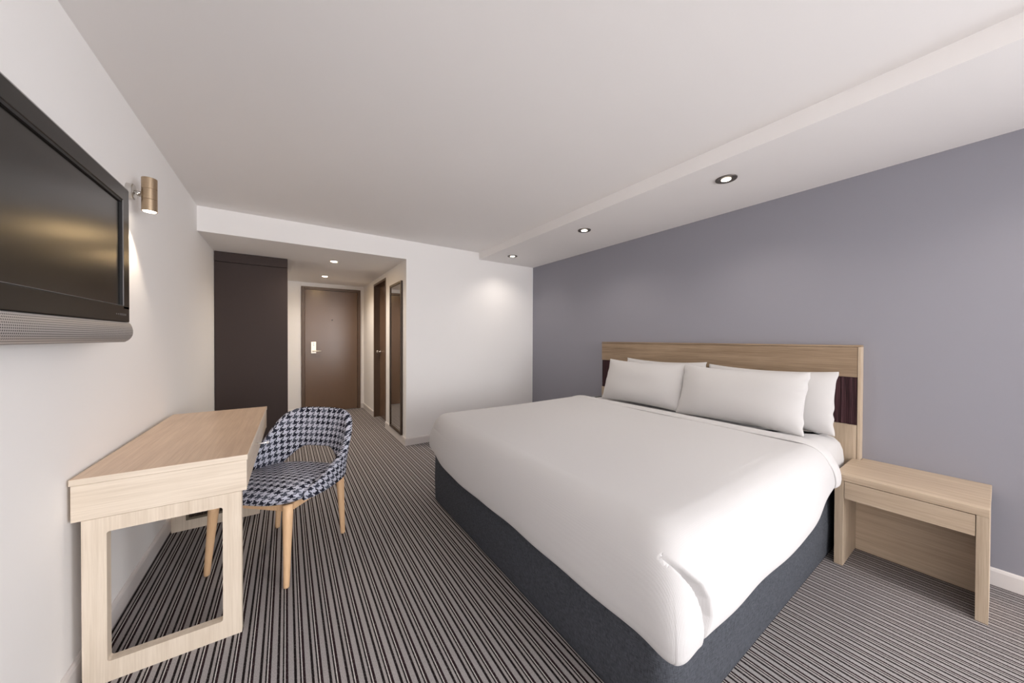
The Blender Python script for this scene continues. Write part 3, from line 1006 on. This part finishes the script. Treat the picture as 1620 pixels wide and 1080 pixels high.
def pillow(name_label, cy, cx, cz, wy, hz, th, lean, yaw, seed, front):
    """pillow standing on its long edge, leaning back by lean degrees; local X = thickness, Y = width, Z = height"""
    rnd = np.random.RandomState(seed)
    n, m = 72, 48
    a = np.linspace(-1, 1, n); b = np.linspace(-1, 1, m)
    A, Bm = np.meshgrid(a, b, indexing='ij')
    # outline: sides pulled slightly inward, corners stay as ears
    yy = A * wy / 2 * (1 - 0.030 * (1 - Bm**2)); zz = Bm * hz / 2 * (1 - 0.060 * (1 - A**2))
    bulge = (np.clip(1 - np.abs(A)**3.2, 0, 1)**0.62) * (np.clip(1 - np.abs(Bm)**2.6, 0, 1)**0.60)
    ph = rnd.rand(6) * 6.28
    r = np.maximum(np.abs(A), np.abs(Bm))
    wr = 0.004 * np.sin(A * 3 + ph[0]) * np.sin(Bm * 4 + ph[1]) + 0.0025 * np.sin(Bm * 11 + 3 * np.sin(Bm * 5 + ph[1]) + ph[2]) * np.exp(-((1 - np.abs(A)) / 0.10)**2) + 0.003 * np.sin(A * 21 + ph[3]) * np.exp(-((1 - np.abs(Bm)) / 0.12)**2)
    crn = 0.006 * np.sin((A * 14 * np.sign(Bm) - Bm * 9 * np.sign(A)) + ph[4]) * np.exp(-(((1 - np.abs(A)) / 0.22)**2 + ((1 - np.abs(Bm)) / 0.3)**2))
    tf = th / 2 * bulge + (wr + crn) * bulge**0.4 + 0.002
    tb = th / 2 * bulge * 0.8 + 0.002
    yy = yy + 0.0028 * np.sin(Bm * 10 + 2.5 * np.sin(Bm * 4 + ph[3]) + ph[5]) * (np.abs(A) ** 12) * np.sign(A)
    sag = 0.010 * (1 - A**2) * (Bm > 0) * Bm
    zz = zz - sag
    Vf = np.stack([-tf, yy, zz], -1).reshape(-1, 3); Vb = np.stack([tb, yy, zz], -1).reshape(-1, 3)
    V = np.concatenate([Vf, Vb]); N = n * m
    F = []
    for i in range(n - 1):
        for j in range(m - 1):
            p = i * m + j
            F.append((p, p + 1, p + m + 1, p + m)); F.append((N + p, N + p + m, N + p + m + 1, N + p + 1))
    rim = [i * m for i in range(n)] + [(n - 1) * m + j for j in range(1, m)] + [i * m + m - 1 for i in range(n - 2, -1, -1)] + [j for j in range(m - 2, 0, -1)]
    for k in range(len(rim)):
        p, q = rim[k], rim[(k + 1) % len(rim)]
        F.append((p, q, N + q, N + p))
    me = bpy.data.meshes.new('pillow'); me.from_pydata(V.tolist(), [], F)
    bmx = bmesh.new(); bmx.from_mesh(me); bmesh.ops.recalc_face_normals(bmx, faces=bmx.faces); bmx.to_mesh(me); bmx.free()
    me.polygons.foreach_set('use_smooth', [True] * len(me.polygons)); me.materials.append(M['pillow'])
    o = bpy.data.objects.new('pillow', me); sc.collection.objects.link(o)
    o.rotation_euler = (0, math.radians(lean), math.radians(yaw))
    o.location = (cx, cy, cz)
    tag(o, name_label, 'pillow', 'white pillows against the headboard')
    return o


pillow('white pillow leaning on the headboard behind the front pillow, by the bedside table', 0.935, 3.372, 0.834, 0.75, 0.390, 0.14, 12, 0, 1, False)
pillow('white pillow mostly hidden behind another, its corner showing at the middle of the headboard', 1.705, 3.372, 0.846, 0.75, 0.390, 0.14, 12, 0, 2, False)
pillow('large white pillow in front, at the side of the bed nearer the bedside table', 1.040, 3.200, 0.834, 0.775, 0.395, 0.16, 19, 0, 3, True)
pillow('white pillow in front, at the far side of the bed nearer the back wall', 1.788, 3.215, 0.838, 0.765, 0.395, 0.16, 19, 1.5, 5, True)
